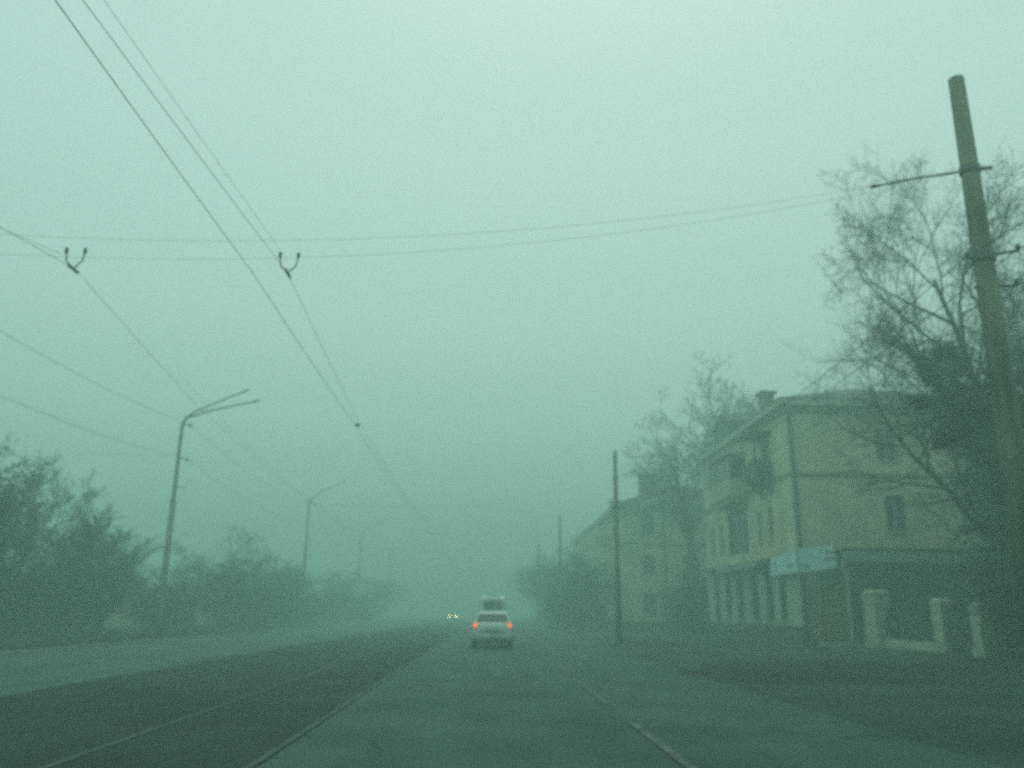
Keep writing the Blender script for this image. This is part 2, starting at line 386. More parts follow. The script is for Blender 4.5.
for p_, loc, rz, s, lab in [
    (pD, (7.9, 72, 0), .9, (1.2, .52), 'dark bushy tree just left of the second concrete pole'),
    (pE, (8.4, 78, 0), 1.9, (1.2, .9), 'leaning bushy tree before the third concrete pole'),
    (pC, (8.6, 88, 0), 2.9, (1.5, .74), 'tall bushy tree just beyond the third concrete pole'),
    (pD, (8.2, 99, 0), 3.9, (1.6, .82), 'hazy bushy tree right of the arched street lamp'),
    (pE, (8.2, 112, 0), 4.9, (1.5, 1.0), 'pale bushy tree beside the arched street lamp'),
    (pC, (8.6, 128, 0), 5.9, (1.6, .85), 'faintest farthest tree of the right-hand row')]:
    place(p_, used, loc, rz, s, lab, G4)
G5 = 'shrubs on the right-hand side of the street'
for p_, loc, rz, s, lab in [
    (sA, (15.0, 62.5, 0), 0, (1.2, 1.35), 'dark tall shrub in the gap between the two apartment buildings'),
    (sB, (8.6, 76, 0), 1, (1.5, 1.1), 'shrub in front of the cream building'),
    (sA, (8.0, 84, 0), 2, (1.4, 1.1), 'shrub under the tall bushy tree on the right'),
    (sB, (8.0, 94, 0), 3, (1.6, 1.2), 'hazy shrub beyond the third concrete pole'),
    (sA, (14.9, 21.8, 0), 1.2, (1.1, 1.0), 'black tangled shrub at the right edge on the dark earth'),
    (sA, (20.4, 30.6, 0), 2.2, (1.5, 1.6), 'near-black tangled shrub beside the last gate pillar'),
    (sB, (18.7, 27.8, 0), .4, (1.3, 1.5), 'near-black leafy shrub at the right edge in front of the gate pillars'),
    (sA, (21.5, 31.5, 0), 4.2, (1.5, 1.7), 'dark shrub filling the yard behind the gate')]:
    place(p_, used, loc, rz, s, lab, G5)

# ------------------------------------------------------------------ buildings
def wall_grid(mb, O, U, V, W, Hh, holes, depth=.22, N=None):
    """wall in the plane O + u*U + v*V with openings (u0,u1,v0,v1) and reveals going along -N"""
    O, U, V, N = Vector(O), Vector(U), Vector(V), Vector(N)
    us = sorted({0, W, *[h[0] for h in holes], *[h[1] for h in holes]}); vs = sorted({0, Hh, *[h[2] for h in holes], *[h[3] for h in holes]})
    P = lambda u, v, d=0: O+U*u+V*v-N*d
    for i in range(len(us)-1):
        for j in range(len(vs)-1):
            cu, cv = (us[i]+us[i+1])/2, (vs[j]+vs[j+1])/2
            if any(h[0] < cu < h[1] and h[2] < cv < h[3] for h in holes): continue
            mb.quad(P(us[i], vs[j]), P(us[i+1], vs[j]), P(us[i+1], vs[j+1]), P(us[i], vs[j+1]))
    for a, b, c, d in holes:
        mb.quad(P(a, c), P(a, c, depth), P(b, c, depth), P(b, c)); mb.quad(P(a, d), P(b, d), P(b, d, depth), P(a, d, depth))
        mb.quad(P(a, c), P(a, d), P(a, d, depth), P(a, c, depth)); mb.quad(P(b, c), P(b, c, depth), P(b, d, depth), P(b, d))
def obox(mb, O, U, V, N, u0, u1, v0, v1, d0, d1):
    O, U, V, N = Vector(O), Vector(U), Vector(V), Vector(N); i = len(mb.v)
    for d in (d0, d1):
        for u, v in ((u0, v0), (u1, v0), (u1, v1), (u0, v1)): mb.v.append(tuple(O+U*u+V*v+N*d))
    mb.f += [(i, i+3, i+2, i+1), (i+4, i+5, i+6, i+7), (i, i+1, i+5, i+4), (i+1, i+2, i+6, i+5), (i+2, i+3, i+7, i+6), (i+3, i, i+4, i+7)]
def window(parent, F, h, fm='frame', sill=True, mull=1, transom=None):
    O, U, V, N = F; a, b, c, d = h; fr = MB(); t = .07
    obox(fr, O, U, V, N, a, a+t, c, d, -.2, -.12); obox(fr, O, U, V, N, b-t, b, c, d, -.2, -.12)
    obox(fr, O, U, V, N, a+t, b-t, c, c+t, -.2, -.12); obox(fr, O, U, V, N, a+t, b-t, d-t, d, -.2, -.12)
    for k in range(mull):
        x = a+(b-a)*(k+1)/(mull+1); obox(fr, O, U, V, N, x-.035, x+.035, c+t, d-t, -.195, -.125)
    if transom:
        y = c+(d-c)*transom; obox(fr, O, U, V, N, a+t, b-t, y-.03, y+.03, -.192, -.128)
    f = fr.build('window', M[fm], parent)
    g = MB(); obox(g, O, U, V, N, a+.02, b-.02, c+.02, d-.02, -.19, -.165); g.build('pane', M['glass'], f)
    if sill:
        s = MB(); obox(s, O, U, V, N, a-.08, b+.08, c-.07, c-.002, -.1, .10); s.build('sill', M['trim'], f)
    return f
def hip_roof(mb, x0, x1, y0, y1, z, rise, over=.5):
    x0 -= over; x1 += over; y0 -= over; y1 += over; w = (x1-x0)/2; cx = (x0+x1)/2
    a, b = (cx, y0+w*.9, z+rise), (cx, y1-w*.9, z+rise)
    if y0+w*.9 > y1-w*.9: m = (y0+y1)/2; a, b = (cx, m-.3, z+rise), (cx, m+.3, z+rise)
    c = [(x0, y0, z), (x1, y0, z), (x1, y1, z), (x0, y1, z)]
    mb.quad(c[0], c[1], a); mb.quad(c[1], c[2], b, a); mb.quad(c[2], c[3], b); mb.quad(c[3], c[0], a, b)
    mb.quad(*c)
Z = (0, 0, 1)
# --- ochre shop building
X0, X1, Y0, Y1, EV = 15.5, 28.5, 42.0, 59.5, 12.0
b1 = empty('apartment_building', (0, 0, 0), 'three storey ochre building with ground floor shops and a corner drainpipe', 'building', 'old low apartment buildings on the right')
FS = ((X0, Y0, 0), (0, 1, 0), Z, (-1, 0, 0))      # street facade: u runs away from the camera
FE = ((X0, Y0, 0), (1, 0, 0), Z, (0, -1, 0))      # end wall facing the camera
upS = [(3.1, 3.9, 5.35, 7.15), (5.05, 5.85, 5.35, 7.15), (12.9, 13.8, 5.35, 7.15), (15.1, 16.0, 5.35, 7.15),
       (3.1, 4.2, 8.9, 11.0), (5.2, 5.9, 9.1, 10.8), (12.9, 13.8, 9.1, 10.8), (15.1, 16.0, 9.1, 10.8)]
bay2 = (7.6, 11.8, 5.0, 7.6); bay3 = (7.4, 12.0, 9.35, 11.0)
shopS = [(1.9+.0, 3.0, 1.1, 3.9), (3.9, 5.2, 1.1, 3.9), (6.4, 7.9, 1.1, 3.9), (9.3, 10.7, 1.1, 3.9), (11.9, 13.2, 1.1, 3.9), (14.6, 15.8, 1.1, 3.9)]
endW = [(4.75, 5.85, 5.55, 7.4), (4.6, 5.7, 9.2, 10.9), (9.4, 10.5, 5.55, 7.4), (9.3, 10.4, 9.2, 10.9)]
mb = MB()
UP = 4.25
wall_grid(mb, (X0, Y0, UP), (0, 1, 0), Z, Y1-Y0, EV-UP, [(a, b, c-UP, d-UP) for a, b, c, d in upS+[bay2, bay3]], N=(-1, 0, 0))
wall_grid(mb, (X0, Y0, UP), (1, 0, 0), Z, X1-X0, EV-UP, [(a, b, c-UP, d-UP) for a, b, c, d in endW], N=(0, -1, 0))
mb.quad((X1, Y0, 0), (X1, Y1, 0), (X1, Y1, EV), (X1, Y0, EV)); mb.quad((X0, Y1, 0), (X1, Y1, 0), (X1, Y1, EV), (X0, Y1, EV))
mb.build('wall', M['stucco'], b1)
mb = MB(); wall_grid(mb, (X0, Y0, .9), (0, 1, 0), Z, Y1-Y0, UP-.9, [(a, b, c-.9, d-.9) for a, b, c, d in shopS], N=(-1, 0, 0))
wall_grid(mb, (X0, Y0, .9), (1, 0, 0), Z, X1-X0, UP-.9, [], N=(0, -1, 0))
mb.build('ground_floor_wall', M['shopwall'], b1)
mb = MB(); mb.box(((X0+X1)/2, (Y0+Y1)/2, .45), (X1-X0+.12, Y1-Y0+.12, .9)); mb.build('plinth', M['plinth'], b1)
mb = MB(); mb.box(((X0+X1)/2, (Y0+Y1)/2, EV+.18), (X1-X0+.9, Y1-Y0+.9, .36)); mb.box(((X0+X1)/2, (Y0+Y1)/2, EV-.12), (X1-X0+.4, Y1-Y0+.4, .24))
mb.build('cornice', M['trim'], b1)
mb = MB()
mb.box(((X0+X1)/2, Y0-.05, 8.45), (X1-X0+.16, .1, .16)); mb.box((X0-.05, (Y0+Y1)/2+.03, 8.45), (.1, Y1-Y0-.06, .16))
mb.build('string_course', M['band'], b1)
mb = MB(); hip_roof(mb, X0, X1, Y0, Y1, EV+.37, 2.3); rf = mb.build('roof', M['roof'], b1)
mb = MB(); mb.box((17.3, 50.0, 13.9), (.7, .9, 1.7)); mb.box((17.3, 50.0, 14.82), (1.0, 1.2, .14)); mb.build('chimney', M['brick'], rf)
mb = MB(); mb.box((16.9, 54.2, 13.0), (2.6, 3.4, 1.2)); mb.quad((15.5, 52.3, 13.6), (18.3, 52.3, 13.6), (18.3, 54.2, 14.5), (15.5, 54.2, 14.5)); mb.quad((15.5, 56.1, 13.6), (15.5, 54.2, 14.5), (18.3, 54.2, 14.5), (18.3, 56.1, 13.6))
mb.quad((15.6, 52.5, 13.6), (15.6, 54.2, 14.48), (15.6, 55.9, 13.6)); mb.build('dormer', M['roof'], rf)
for h in upS: window(b1, FS, h, mull=1, transom=.7)
for h in endW: window(b1, FE, h, mull=1)
for h in shopS: window(b1, FS, h, 'darkframe', mull=0, transom=.72)
window(b1, FS, bay2, 'darkframe', False, 3, .5)
# glazed balcony on the third floor, pale parapet
bal = MB(); obox(bal, *FS, 7.3, 12.1, 8.25, 9.35, .002, 1.1); obox(bal, *FS, 7.5, 11.9, 7.95, 8.25, .002, .9)
bo = bal.build('balcony', M['trim'], b1)
g = MB(); obox(g, *FS, 7.42, 11.98, 9.35, 10.85, .9, .94); obox(g, *FS, 7.40, 7.44, 9.35, 10.85, .05, .9); g.build('balcony_glazing', M['glass'], bo)
g = MB()
for u in (7.42, 8.5, 9.6, 10.7, 11.9): obox(g, *FS, u, u+.08, 9.35, 10.85, .945, 1.0)
obox(g, *FS, 7.3, 12.1, 10.85, 11.0, .0, 1.15); g.build('balcony_frame', M['frame'], bo)
# small iron balcony with dark boarding
bal = MB(); obox(bal, *FS, 2.5, 4.9, 8.6, 8.75, .002, 1.0); b = bal.build('balcony', M['plinth'], b1)
r = MB(); obox(r, *FS, 2.5, 4.9, 8.75, 9.65, .96, 1.0); obox(r, *FS, 2.5, 2.54, 8.75, 9.65, .05, .96); obox(r, *FS, 4.86, 4.9, 8.75, 9.65, .05, .96)
r.build('railing', M['iron'], b)
for u in (2.8, 4.5):
    r = MB()
    r.quad(Vector((X0-.01, Y0+u, 7.8)), Vector((X0-.9, Y0+u, 8.6)), Vector((X0-.01, Y0+u, 8.6))); r.quad((X0-.01, Y0+u+.12, 7.8), (X0-.01, Y0+u+.12, 8.6), (X0-.9, Y0+u+.12, 8.6)); r.quad((X0-.01, Y0+u, 7.8), (X0-.01, Y0+u+.12, 7.8), (X0-.9, Y0+u+.12, 8.6), (X0-.9, Y0+u, 8.6)); r.build('bracket', M['plinth'], b)
r = MB(); obox(r, *FS, 2.4, 5.0, 11.1, 11.2, .0, 1.1); obox(r, *FS, 2.5, 2.6, 9.65, 11.1, .9, .98); obox(r, *FS, 4.8, 4.9, 9.65, 11.1, .9, .98); r.build('balcony_roof', M['darkframe'], b)
# shop canopy strip over the street windows
r = MB(); obox(r, *FS, 2.5, 16.8, 4.25, 4.34, .002, .7); obox(r, *FS, 2.5, 9.0, 4.0, 4.25, .64, .70); r.build('shop_canopy', M['darkframe'], b1)
r = MB(); obox(r, *FS, 9.4, 12.4, 3.98, 4.4, .71, .76); obox(r, *FS, 4.0, 8.9, 3.98, 4.3, .71, .75); r.build('shop_fascia', M['fascia'], b1)
# drainpipe that bows round the cornice at the corner
r = MB(); r.tube([(15.25, 41.5, 12.1), (15.35, 41.6, 11.85), (15.62, 41.86, 11.3), (15.68, 41.9, 10.8), (15.68, 41.9, 5.0), (15.68, 41.9, .4)], .09, 8)
r.build('drainpipe', M['bluepanel'], b1, smooth=True)
# annex with a pale fascia and dark shop glass on the end wall
AX0, AX1, AY = 17.45, 27.0, 40.9
FA = ((AX0, AY, 0), (1, 0, 0), Z, (0, -1, 0))
ah = [(.25, 1.6, .9, 3.75), (1.75, 3.3, .5, 3.75), (3.45, 5.0, .5, 3.75), (5.15, 6.7, .5, 3.75), (6.9, 9.2, .5, 3.75)]
mb = MB(); wall_grid(mb, (AX0, AY, 0), (1, 0, 0), Z, AX1-AX0, 4.0, ah, N=(0, -1, 0))
mb.quad((AX0, AY, 0), (AX0, Y0-.07, 0), (AX0, Y0-.07, 4.0), (AX0, AY, 4.0)); mb.quad((AX1, AY, 0), (AX1, AY, 4.0), (AX1, Y0-.07, 4.0), (AX1, Y0-.07, 0))
an = mb.build('annex', M['plinth'], b1)
for h in ah:
    fr = MB(); a, b_, c, d = h
    for u in (a, b_-.06): obox(fr, *FA, u, u+.06, c, d, -.2, -.1)
    obox(fr, *FA, a, b_, 2.95, 3.01, -.19, -.08)
    obox(fr, *FA, a+.02, b_-.02, c, c+.06, -.19, -.11); f = fr.build('shop_window', M['darkframe'], b1)
    g = MB(); obox(g, *FA, a+.02, b_-.02, c+.02, d-.02, -.18, -.15); g.build('pane', M['glass'], f)
r = MB(); r.box(((AX0+AX1)/2, 41.2, 4.55), (AX1-AX0+.3, 1.5, .12)); r.build('annex_roof', M['darkframe'], b1)
r = MB(); r.box(((AX0+AX1)/2, AY-.22, 4.22), (AX1-AX0+.2, .36, .5)); r.build('annex_fascia', M['fascia'], b1)
r = MB(); r.box((AX0-.1, AY-.1, 2.0), (.16, .3, 4.0)); r.build('annex_post', M['shopwall'], b1)

# entrance kiosk of ochre boards at the corner
k = empty('wooden_entrance_booth', (0, 0, 0), 'ochre framed boarded booth with a blue top panel at the corner below the banner', 'booth')
r = MB(); r.box((16.6, 41.3, 1.55), (1.45, 1.1, 2.5)); r.build('board_wall', M['plank'], k)
r = MB()
for x in (15.95, 16.3, 16.75, 17.25): r.box((x, 40.7, 1.5), (.07, .07, 2.6))
for z in (.75, 1.2, 2.75): r.box((16.6, 40.66, z), (1.5, .06, .08))
r.build('frame', M['yellow'], k)
r = MB(); r.box((16.6, 40.72, 3.1), (1.4, .08, .62)); r.build('top_panel', M['bluepanel'], k)
r = MB(); r.box((16.7, 40.4, .12), (1.9, .7, .24)); r.box((16.7, 39.95, .06), (1.9, .3, .12)); r.build('step', M['kerb'], k)

# banner wrapped round the corner (illegible short lines of lettering)
def banner(name, A, B, zt0, zt1, zb0, zb1, label, blots):
    A = Vector(A); B = Vector(B); d = (B-A); L = d.length; d.normalize(); nrm = Vector((d.y, -d.x, 0)); t = .05
    o = empty(name, A, label, 'sign', 'pale shop banners at the building corner')
    q = lambda u, z, k: Vector((d.x*u+nrm.x*k, d.y*u+nrm.y*k, z))
    mb = MB(); c = [(0, zb0), (L, zb1), (L, zt1), (0, zt0)]
    mb.loft([[q(u, z, 0) for u, z in c], [q(u, z, t) for u, z in c]])
    mb.build('panel', M['banner'], o)
    fr = MB()
    for (u, z), (u2, z2) in zip(c, c[1:]+c[:1]): fr.tube([q(u, z, t/2), q(u2, z2, t/2)], .035, 4)
    fr.build('frame', M['fascia'], o)
    rnd = random.Random(len(label))
    for u, v, w, n in blots:
        ink = MB()
        z0 = zb0+(zb1-zb0)*u/L; H_ = (zt0-zb0)
        for i in range(n):
            uu = u+i*w/n; h = H_*rnd.uniform(.15, .24); zz = z0+v*H_+rnd.uniform(-.02, .02); ww = w/n*.85
            s = rnd.random()
            e = t+.006
            if s < .4:
                ink.quad(q(uu, zz, e), q(uu+ww*.3, zz, e), q(uu+ww*.3, zz+h, e), q(uu, zz+h, e)); ink.quad(q(uu+ww*.32, zz+h*.7, e), q(uu+ww, zz+h*.7, e), q(uu+ww, zz+h, e), q(uu+ww*.32, zz+h, e))
            elif s < .7:
                ink.quad(q(uu, zz, e), q(uu+ww, zz, e), q(uu+ww, zz+h*.3, e), q(uu, zz+h*.3, e)); ink.quad(q(uu+ww*.6, zz+h*.32, e), q(uu+ww, zz+h*.32, e), q(uu+ww, zz+h, e), q(uu+ww*.6, zz+h, e))
            else:
                ink.quad(q(uu, zz, e), q(uu+ww, zz+h*.1, e), q(uu+ww*.8, zz+h, e), q(uu+ww*.1, zz+h*.8, e))
        ink.build('lettering', M['ink'], o)
banner('shop_banner', (14.95, 44.3, 0), (15.15, 40.95, 0), 4.25, 4.52, 3.42, 3.45, 'pale blue banner on the street side of the corner, left and smaller of the pair', [(.35, .55, .5, 2), (.4, .2, .5, 2), (2.1, .32, .9, 4)])
banner('shop_banner', (15.2, 40.9, 0), (16.72, 40.2, 0), 4.52, 4.74, 3.42, 3.66, 'pale blue banner turned toward the road, right and larger of the pair', [(.05, .18, .45, 3), (1.25, .62, .5, 4), (1.2, .28, .6, 5)])

# --- cream building farther on, and a third one fading out
def block(x0, x1, y0, y1, ev, label, stor, ends, fac, bay):
    b = empty('apartment_building', (0, 0, 0), label, 'building', 'old low apartment buildings on the right')
    mb = MB(); hS, hE = [], []
    for z in stor:
        for u in fac: hS.append((u, u+1.2, z, z+1.7))
        for u in ends: hE.append((u, u+1.15, z, z+1.7))
    wall_grid(mb, (x0, y0, 0), (0, 1, 0), Z, y1-y0, ev, hS, N=(-1, 0, 0)); wall_grid(mb, (x0, y0, 0), (1, 0, 0), Z, x1-x0, ev, hE, N=(0, -1, 0))
    mb.quad((x1, y0, 0), (x1, y1, 0), (x1, y1, ev), (x1, y0, ev)); mb.quad((x0, y1, 0), (x1, y1, 0), (x1, y1, ev), (x0, y1, ev))
    mb.build('wall', M['stucco2'], b)
    for h in hS: window(b, ((x0, y0, 0), (0, 1, 0), Z, (-1, 0, 0)), h, sill=True)
    for h in hE: window(b, ((x0, y0, 0), (1, 0, 0), Z, (0, -1, 0)), h, sill=True)
    mb = MB(); mb.box(((x0+x1)/2, (y0+y1)/2, .4), (x1-x0+.12, y1-y0+.12, .8)); mb.build('plinth', M['plinth'], b)
    mb = MB(); mb.box(((x0+x1)/2, (y0+y1)/2, ev+.15), (x1-x0+.9, y1-y0+.9, .3)); mb.build('cornice', M['trim'], b)
    mb = MB(); mb.box((x0-.05, (y0+y1)/2+.03, 7.3), (.1, y1-y0-.06, .15)); mb.box(((x0+x1)/2, y0-.05, 7.3), (x1-x0+.16, .1, .15)); mb.build('string_course', M['trim'], b)
    mb = MB(); hip_roof(mb, x0, x1, y0, y1, ev+.31, 2.6); rf = mb.build('roof', M['roof'], b)
    mb = MB(); mb.box((x0+2.9, y0+3.2, ev+2.0), (1.3, 1.0, 2.6)); mb.box((x0+2.9, y0+3.2, ev+3.36), (1.6, 1.3, .14)); mb.build('chimney', M['brick'], rf)
    mb = MB(); mb.tube([(x0+3.6, y0-.12, ev-.1), (x0+3.6, y0-.12, .3)], .08, 6); mb.build('drainpipe', M['bluepanel'], b)
    for u in bay:
        for z in (4.5, 8.0): mb = MB(); mb.box((x0-.55, y0+u, z), (1.1, 2.8, .9)); mb.build('balcony', M['trim'], b)
    return b
block(11.5, 23, 72, 87, 10.3, 'cream building with a tall chimney beyond the second concrete pole', (1.4, 4.6, 8.0), (1.7, 5.2, 8.0), (1.5, 4.0, 9.5, 12.0), (7.0,))
block(11.8, 22, 93, 116, 10.6, 'farthest building, almost lost in fog behind the roadside trees', (1.4, 4.6, 8.0), (1.7, 5.2), (1.5, 5.0, 9.5, 14.0, 18.0), (12.0,))

# pale low building and low wall behind the left trees
lb = empty('low_building', (0, 0, 0), 'low pale single storey building half hidden behind the left trees', 'building')
hs = [(2.0, 3.4, 1.1, 2.4), (5.0, 6.4, 1.1, 2.4), (8.0, 9.4, 1.1, 2.4)]
mb = MB(); wall_grid(mb, (-37, 58, 0), (1, 0, 0), Z, 11, 3.6, hs, N=(0, -1, 0)); mb.quad((-26, 58, 0), (-26, 66, 0), (-26, 66, 3.6), (-26, 58, 3.6)); mb.quad((-37, 58, 0), (-37, 58, 3.6), (-37, 66, 3.6), (-37, 66, 0)); mb.quad((-37, 66, 0), (-37, 66, 3.6), (-26, 66, 3.6), (-26, 66, 0))
mb.build('wall', M['stucco2'], lb)
for h in hs: window(lb, ((-37, 58, 0), (1, 0, 0), Z, (0, -1, 0)), h)
mb = MB(); hip_roof(mb, -37, -26, 58, 66, 3.62, 1.4); mb.build('roof', M['roof'], lb)
lw = empty('low_wall', (0, 0, 0), 'low pale concrete wall on the grass under the left trees', 'wall')
mb = MB()
for i in range(7): mb.box((-31+i*1.9, 47.2, .2), (1.86, .22, .4))
mb.build('panel', M['kerb'], lw, bevel=.02)
gp = empty('gate_pillar', (-23.6, 51.5, 0), 'pale square gate pillar among the left trees', 'pillar', 'gate pillars among the left trees')
mb = MB(); mb.box((0, 0, 1.1), (.6, .5, 2.2)); mb.build('shaft', M['pillar'], gp); mb = MB(); mb.box((0, 0, 2.28), (.76, .66, .16)); mb.build('cap', M['pillar'], gp)

# ------------------------------------------------------------------ yard fence with whitewashed pillars
def pillar(x, y, w, h, rz, label):
    o = empty('gate_pillar', (x, y, 0), label, 'pillar', 'whitewashed pillars of the shop yard fence', rz)
    mb = MB(); mb.box((0, 0, .2), (w*1.15, w*1.15, .4)); mb.box((0, 0, .4+(h-.7)/2), (w, w, h-.7)); mb.build('shaft', M['pillar'], o, bevel=.03)
    mb = MB(); mb.box((0, 0, h-.24), (w*1.08, w*1.08, .12)); mb.box((0, 0, h-.11), (w*.98, w*.98, .14), taper=.75); mb.build('cap', M['pillar'], o, bevel=.015)
pillar(18.05, 39.3, .85, 2.65, .2, 'widest whitewashed pillar, beside the booth at the left end of the yard fence')
pillar(18.75, 34.9, .62, 2.2, .15, 'middle whitewashed pillar where the low fence wall ends')
pillar(18.0, 30.9, .52, 1.95, .15, 'slim whitewashed pillar nearest the dark tree, rightmost of the three')
def fence(A, B, h, label, name, bars, curb):
    A = Vector(A); B = Vector(B); d = B-A; L = d.length; d.normalize(); rz = math.atan2(d.y, d.x); mid = (A+B)/2
    o = empty(name, (mid.x, mid.y, 0), label, 'fence' if curb else 'gate', None, rz)
    if curb:
        mb = MB(); mb.box((0, 0, .2), (L, .35, .4)); mb.build('base_wall', M['pillar'], o, bevel=.03)
    mb = MB(); z0 = .42 if curb else .12
    for z in (z0+.12, h-.15): mb.box((0, 0, z), (L-.05, .05, .05))
    mb.build('rail', M['iron'], o)
    n = int(L/.13); mb = MB()
    for i in range(n): mb.box((-L/2+.08+i*(L-.16)/(n-1), 0.036, (h+z0)/2), (.022, .022, h-z0))
    mb.build('bar_panel', M['iron'], o)
    mb = MB(); mb.box((0, .0, (h+z0)/2-.05), (L-.08, .012, h-z0-.3)); mb.build('sheet_panel', M['iron'], o)
fence((18.13, 38.8, 0), (18.68, 35.3, 0), 1.95, 'dark iron bar fence on a pale low wall between the widest and middle pillars', 'iron_fence', True, True)
fence((18.68, 34.5, 0), (18.1, 31.25, 0), 1.8, 'dark iron double gate between the middle and rightmost pillars', 'iron_gate', True, False)

# ------------------------------------------------------------------ poles, lamps and wires
def concrete_pole(x, y, h, label, r0=.15, r1=.095):
    o = empty('concrete_pole', (x, y, 0), label, 'utility pole', 'concrete poles along the right kerb')
    mb = MB(); mb.tube([(0, 0, -.3), (0, 0, h*.5), (0, 0, h-.02), (0, 0, h)], [r0, (r0+r1)/2, r1, r1*.8], 12); mb.build('shaft', M['concrete'], o, smooth=True)
    for z in (6.45, 7.9): mb = MB(); mb.tube([(0, 0, z-.05), (0, 0, z+.05)], [.150+.012*(8-z)]*2, 12); mb.build('clamp', M['steel'], o)
    for a_, b_ in (((-.25, 0, 6.45), (.55, 0, 6.6)), ((-.2, 0, 6.0), (.45, .0, 6.05))): mb = MB(); mb.tube([a_, b_], .022, 6); mb.build('bracket', M['steel'], o)
    for q in ((-.24, 6.45), (.54, 6.60), (.44, 6.05)):
        mb = MB(); mb.tube([(q[0], 0, q[1]), (q[0], 0, q[1]+.04), (q[0], 0, q[1]+.10)], [.02, .04, .02], 8); mb.build('insulator', M['porcelain'], o)
    return o
concrete_pole(7.16, 11.0, 9.5, 'thick concrete pole, nearest and largest, at the right picture edge', .2, .115)
concrete_pole(6.3, 41.0, 9.3, 'concrete pole before the cream building, second from the camera')
concrete_pole(6.0, 70.0, 9.35, 'faint concrete pole above the bushy trees, third from the camera')
concrete_pole(6.0, 101.0, 9.3, 'barely visible concrete pole in the fog, farthest of the row')
def lamp_post(x, y, label, side=1, twin=True, h=11.4, cat='street lamp', group='steel lamp posts along the left verge'):
    o = empty('street_lamp', (x, y, 0), label, cat, group)
    mb = MB(); mb.tube([(0, 0, -.1), (0, 0, 1.0), (0, 0, 6.8)], [.17, .165, .15], 10); mb.tube([(0, 0, 6.8), (0, 0, 7.0), (0, 0, h-.8), (side*.02, 0, h-.4)], [.14, .105, .09, .085], 10); mb.build('post', M['steel'], o, smooth=True)
    arms = [((side*.18, 0, h-.05), (side*.6, .1, h+.30), (side*1.2, .4, h+.72), (side*2.6, 1.0, h+1.6))]
    if twin: arms.append(((side*.2, -.05, h-.08), (side*.7, -.1, h+.05), (side*1.5, -.35, h+.25), (side*3.8, -.9, h+.62)))
    for a in arms:
        mb = MB(); mb.tube([(side*.02, 0, h-.45), *a], [.08, .07, .055, .045, .04], 8); arm = mb.build('arm', M['steel'], o, smooth=True)
        e = Vector(a[-1]); d = (e-Vector(a[-2])).normalized()
        mb = MB(); mb.tube([e-d*.05, e+d*.12, e+d*.4, e+d*.52], [.035, .055, .06, .03], 8); mb.build('lamp_head', M['steel'], arm, smooth=True)
    for z, l_ in ((9.15, .45), (10.95, .5), (7.6, .6)): mb = MB(); mb.tube([(0, 0, z), (side*l_, 0, z-.06)], .026, 6); mb.build('bracket', M['steel'], o)
    for z in (9.05, 10.9): mb = MB(); mb.tube([(side*.45, 0, z-.12), (side*.45, 0, z), (side*.45, 0, z+.1)], [.04, .07, .04], 8); mb.build('insulator', M['porcelain'], o)
lamp_post(-16.5, 44, 'nearest grey lamp post on the left, with two raised arms')
lamp_post(-16.5, 77, 'second lamp post on the left, with a faint single arm', twin=False)
lamp_post(-16.5, 110, 'third lamp post on the left, mostly lost in fog', twin=False)
lamp_post(-16.5, 143, 'fourth and faintest lamp post on the left', twin=False)
lamp_post(7.2, 116, 'arched street lamp in the fog on the right side of the road', side=-1, twin=False, h=10.6, group=None)

def wire(pts, label, r=.012, sag=.0, group=None, name='overhead_wire', n=14, obj=True, mb=None):
    out = []
    for a, b in zip(pts, pts[1:]):
        a, b = Vector(a), Vector(b); L = (b-a).length
        for k in range(n):
            t = k/n; q = a.lerp(b, t); q.z -= sag*L*L/1000*4*t*(1-t); out.append(q)
    out.append(Vector(pts[-1]))
    m_ = mb or MB(); m_.tube(out, r, 5)
    if mb: return
    return tag(m_.build(name, M['cable'], smooth=True), label, 'wire', group)
GW = 'trolleybus contact wires'
wire([(-3.50, -8, 6.0), (-3.47, 5.6, 6.0), (-3.38, 11, 5.98), (-3.46, 21, 6.0), (-3.42, 43, 5.97), (-3.4, 75, 6), (-3.4, 108, 6), (-3.4, 150, 6)], 'darker left contact wire of the central pair running overhead into the fog', 0.00477, .35, GW)
wire([(-3.22, -8, 6.0), (-3.25, 5.6, 6.0), (-2.90, 11, 6.0), (-3.34, 21, 6.03), (-3.22, 43, 5.97), (-3.2, 75, 6), (-3.2, 108, 6), (-3.2, 150, 6)], 'right contact wire of the central pair, held by the small V hanger', 0.00341, .35, GW)
wire([(-3.08, -8, 6.05), (-3.12, 5.6, 6.05), (-2.92, 11, 6.2)], 'thin stay wire close beside the right contact wire', 0.00205, .3, GW)
wire([(-6.35, -8, 6.0), (-6.2, 9.7, 6.0), (-5.87, 11, 6.0), (-6.85, 19, 6.0), (-7.9, 43, 6.0), (-9.4, 75, 6.0), (-11, 130, 6.0)], 'contact wire of the left pair, passing under the far left V hanger', 0.00341, .3, GW)
wire([(-6.7, -8, 6.0), (-6.5, 9.7, 6.12), (-6.1, 11, 6.22)], 'short upper wire reaching the left V hanger from the picture edge', 0.00273, .3, GW)
wire([(-7.2, 19, 6.6), (-8.2, 43, 6.3), (-9.8, 75, 6.3), (-11.4, 130, 6.3)], 'thin wire just above the left contact wire beyond the nearest lamp', 0.00273, .5, GW)
GF = 'feeder cables strung between the left lamp posts'
wire([(-16.2, 10, 10.95), (-16.05, 44, 10.95), (-16.05, 77, 10.95), (-16.05, 110, 10.95), (-16.05, 143, 10.95)], 'upper feeder cable hung from the tops of the left lamp posts', 0.00955, .7, GF)
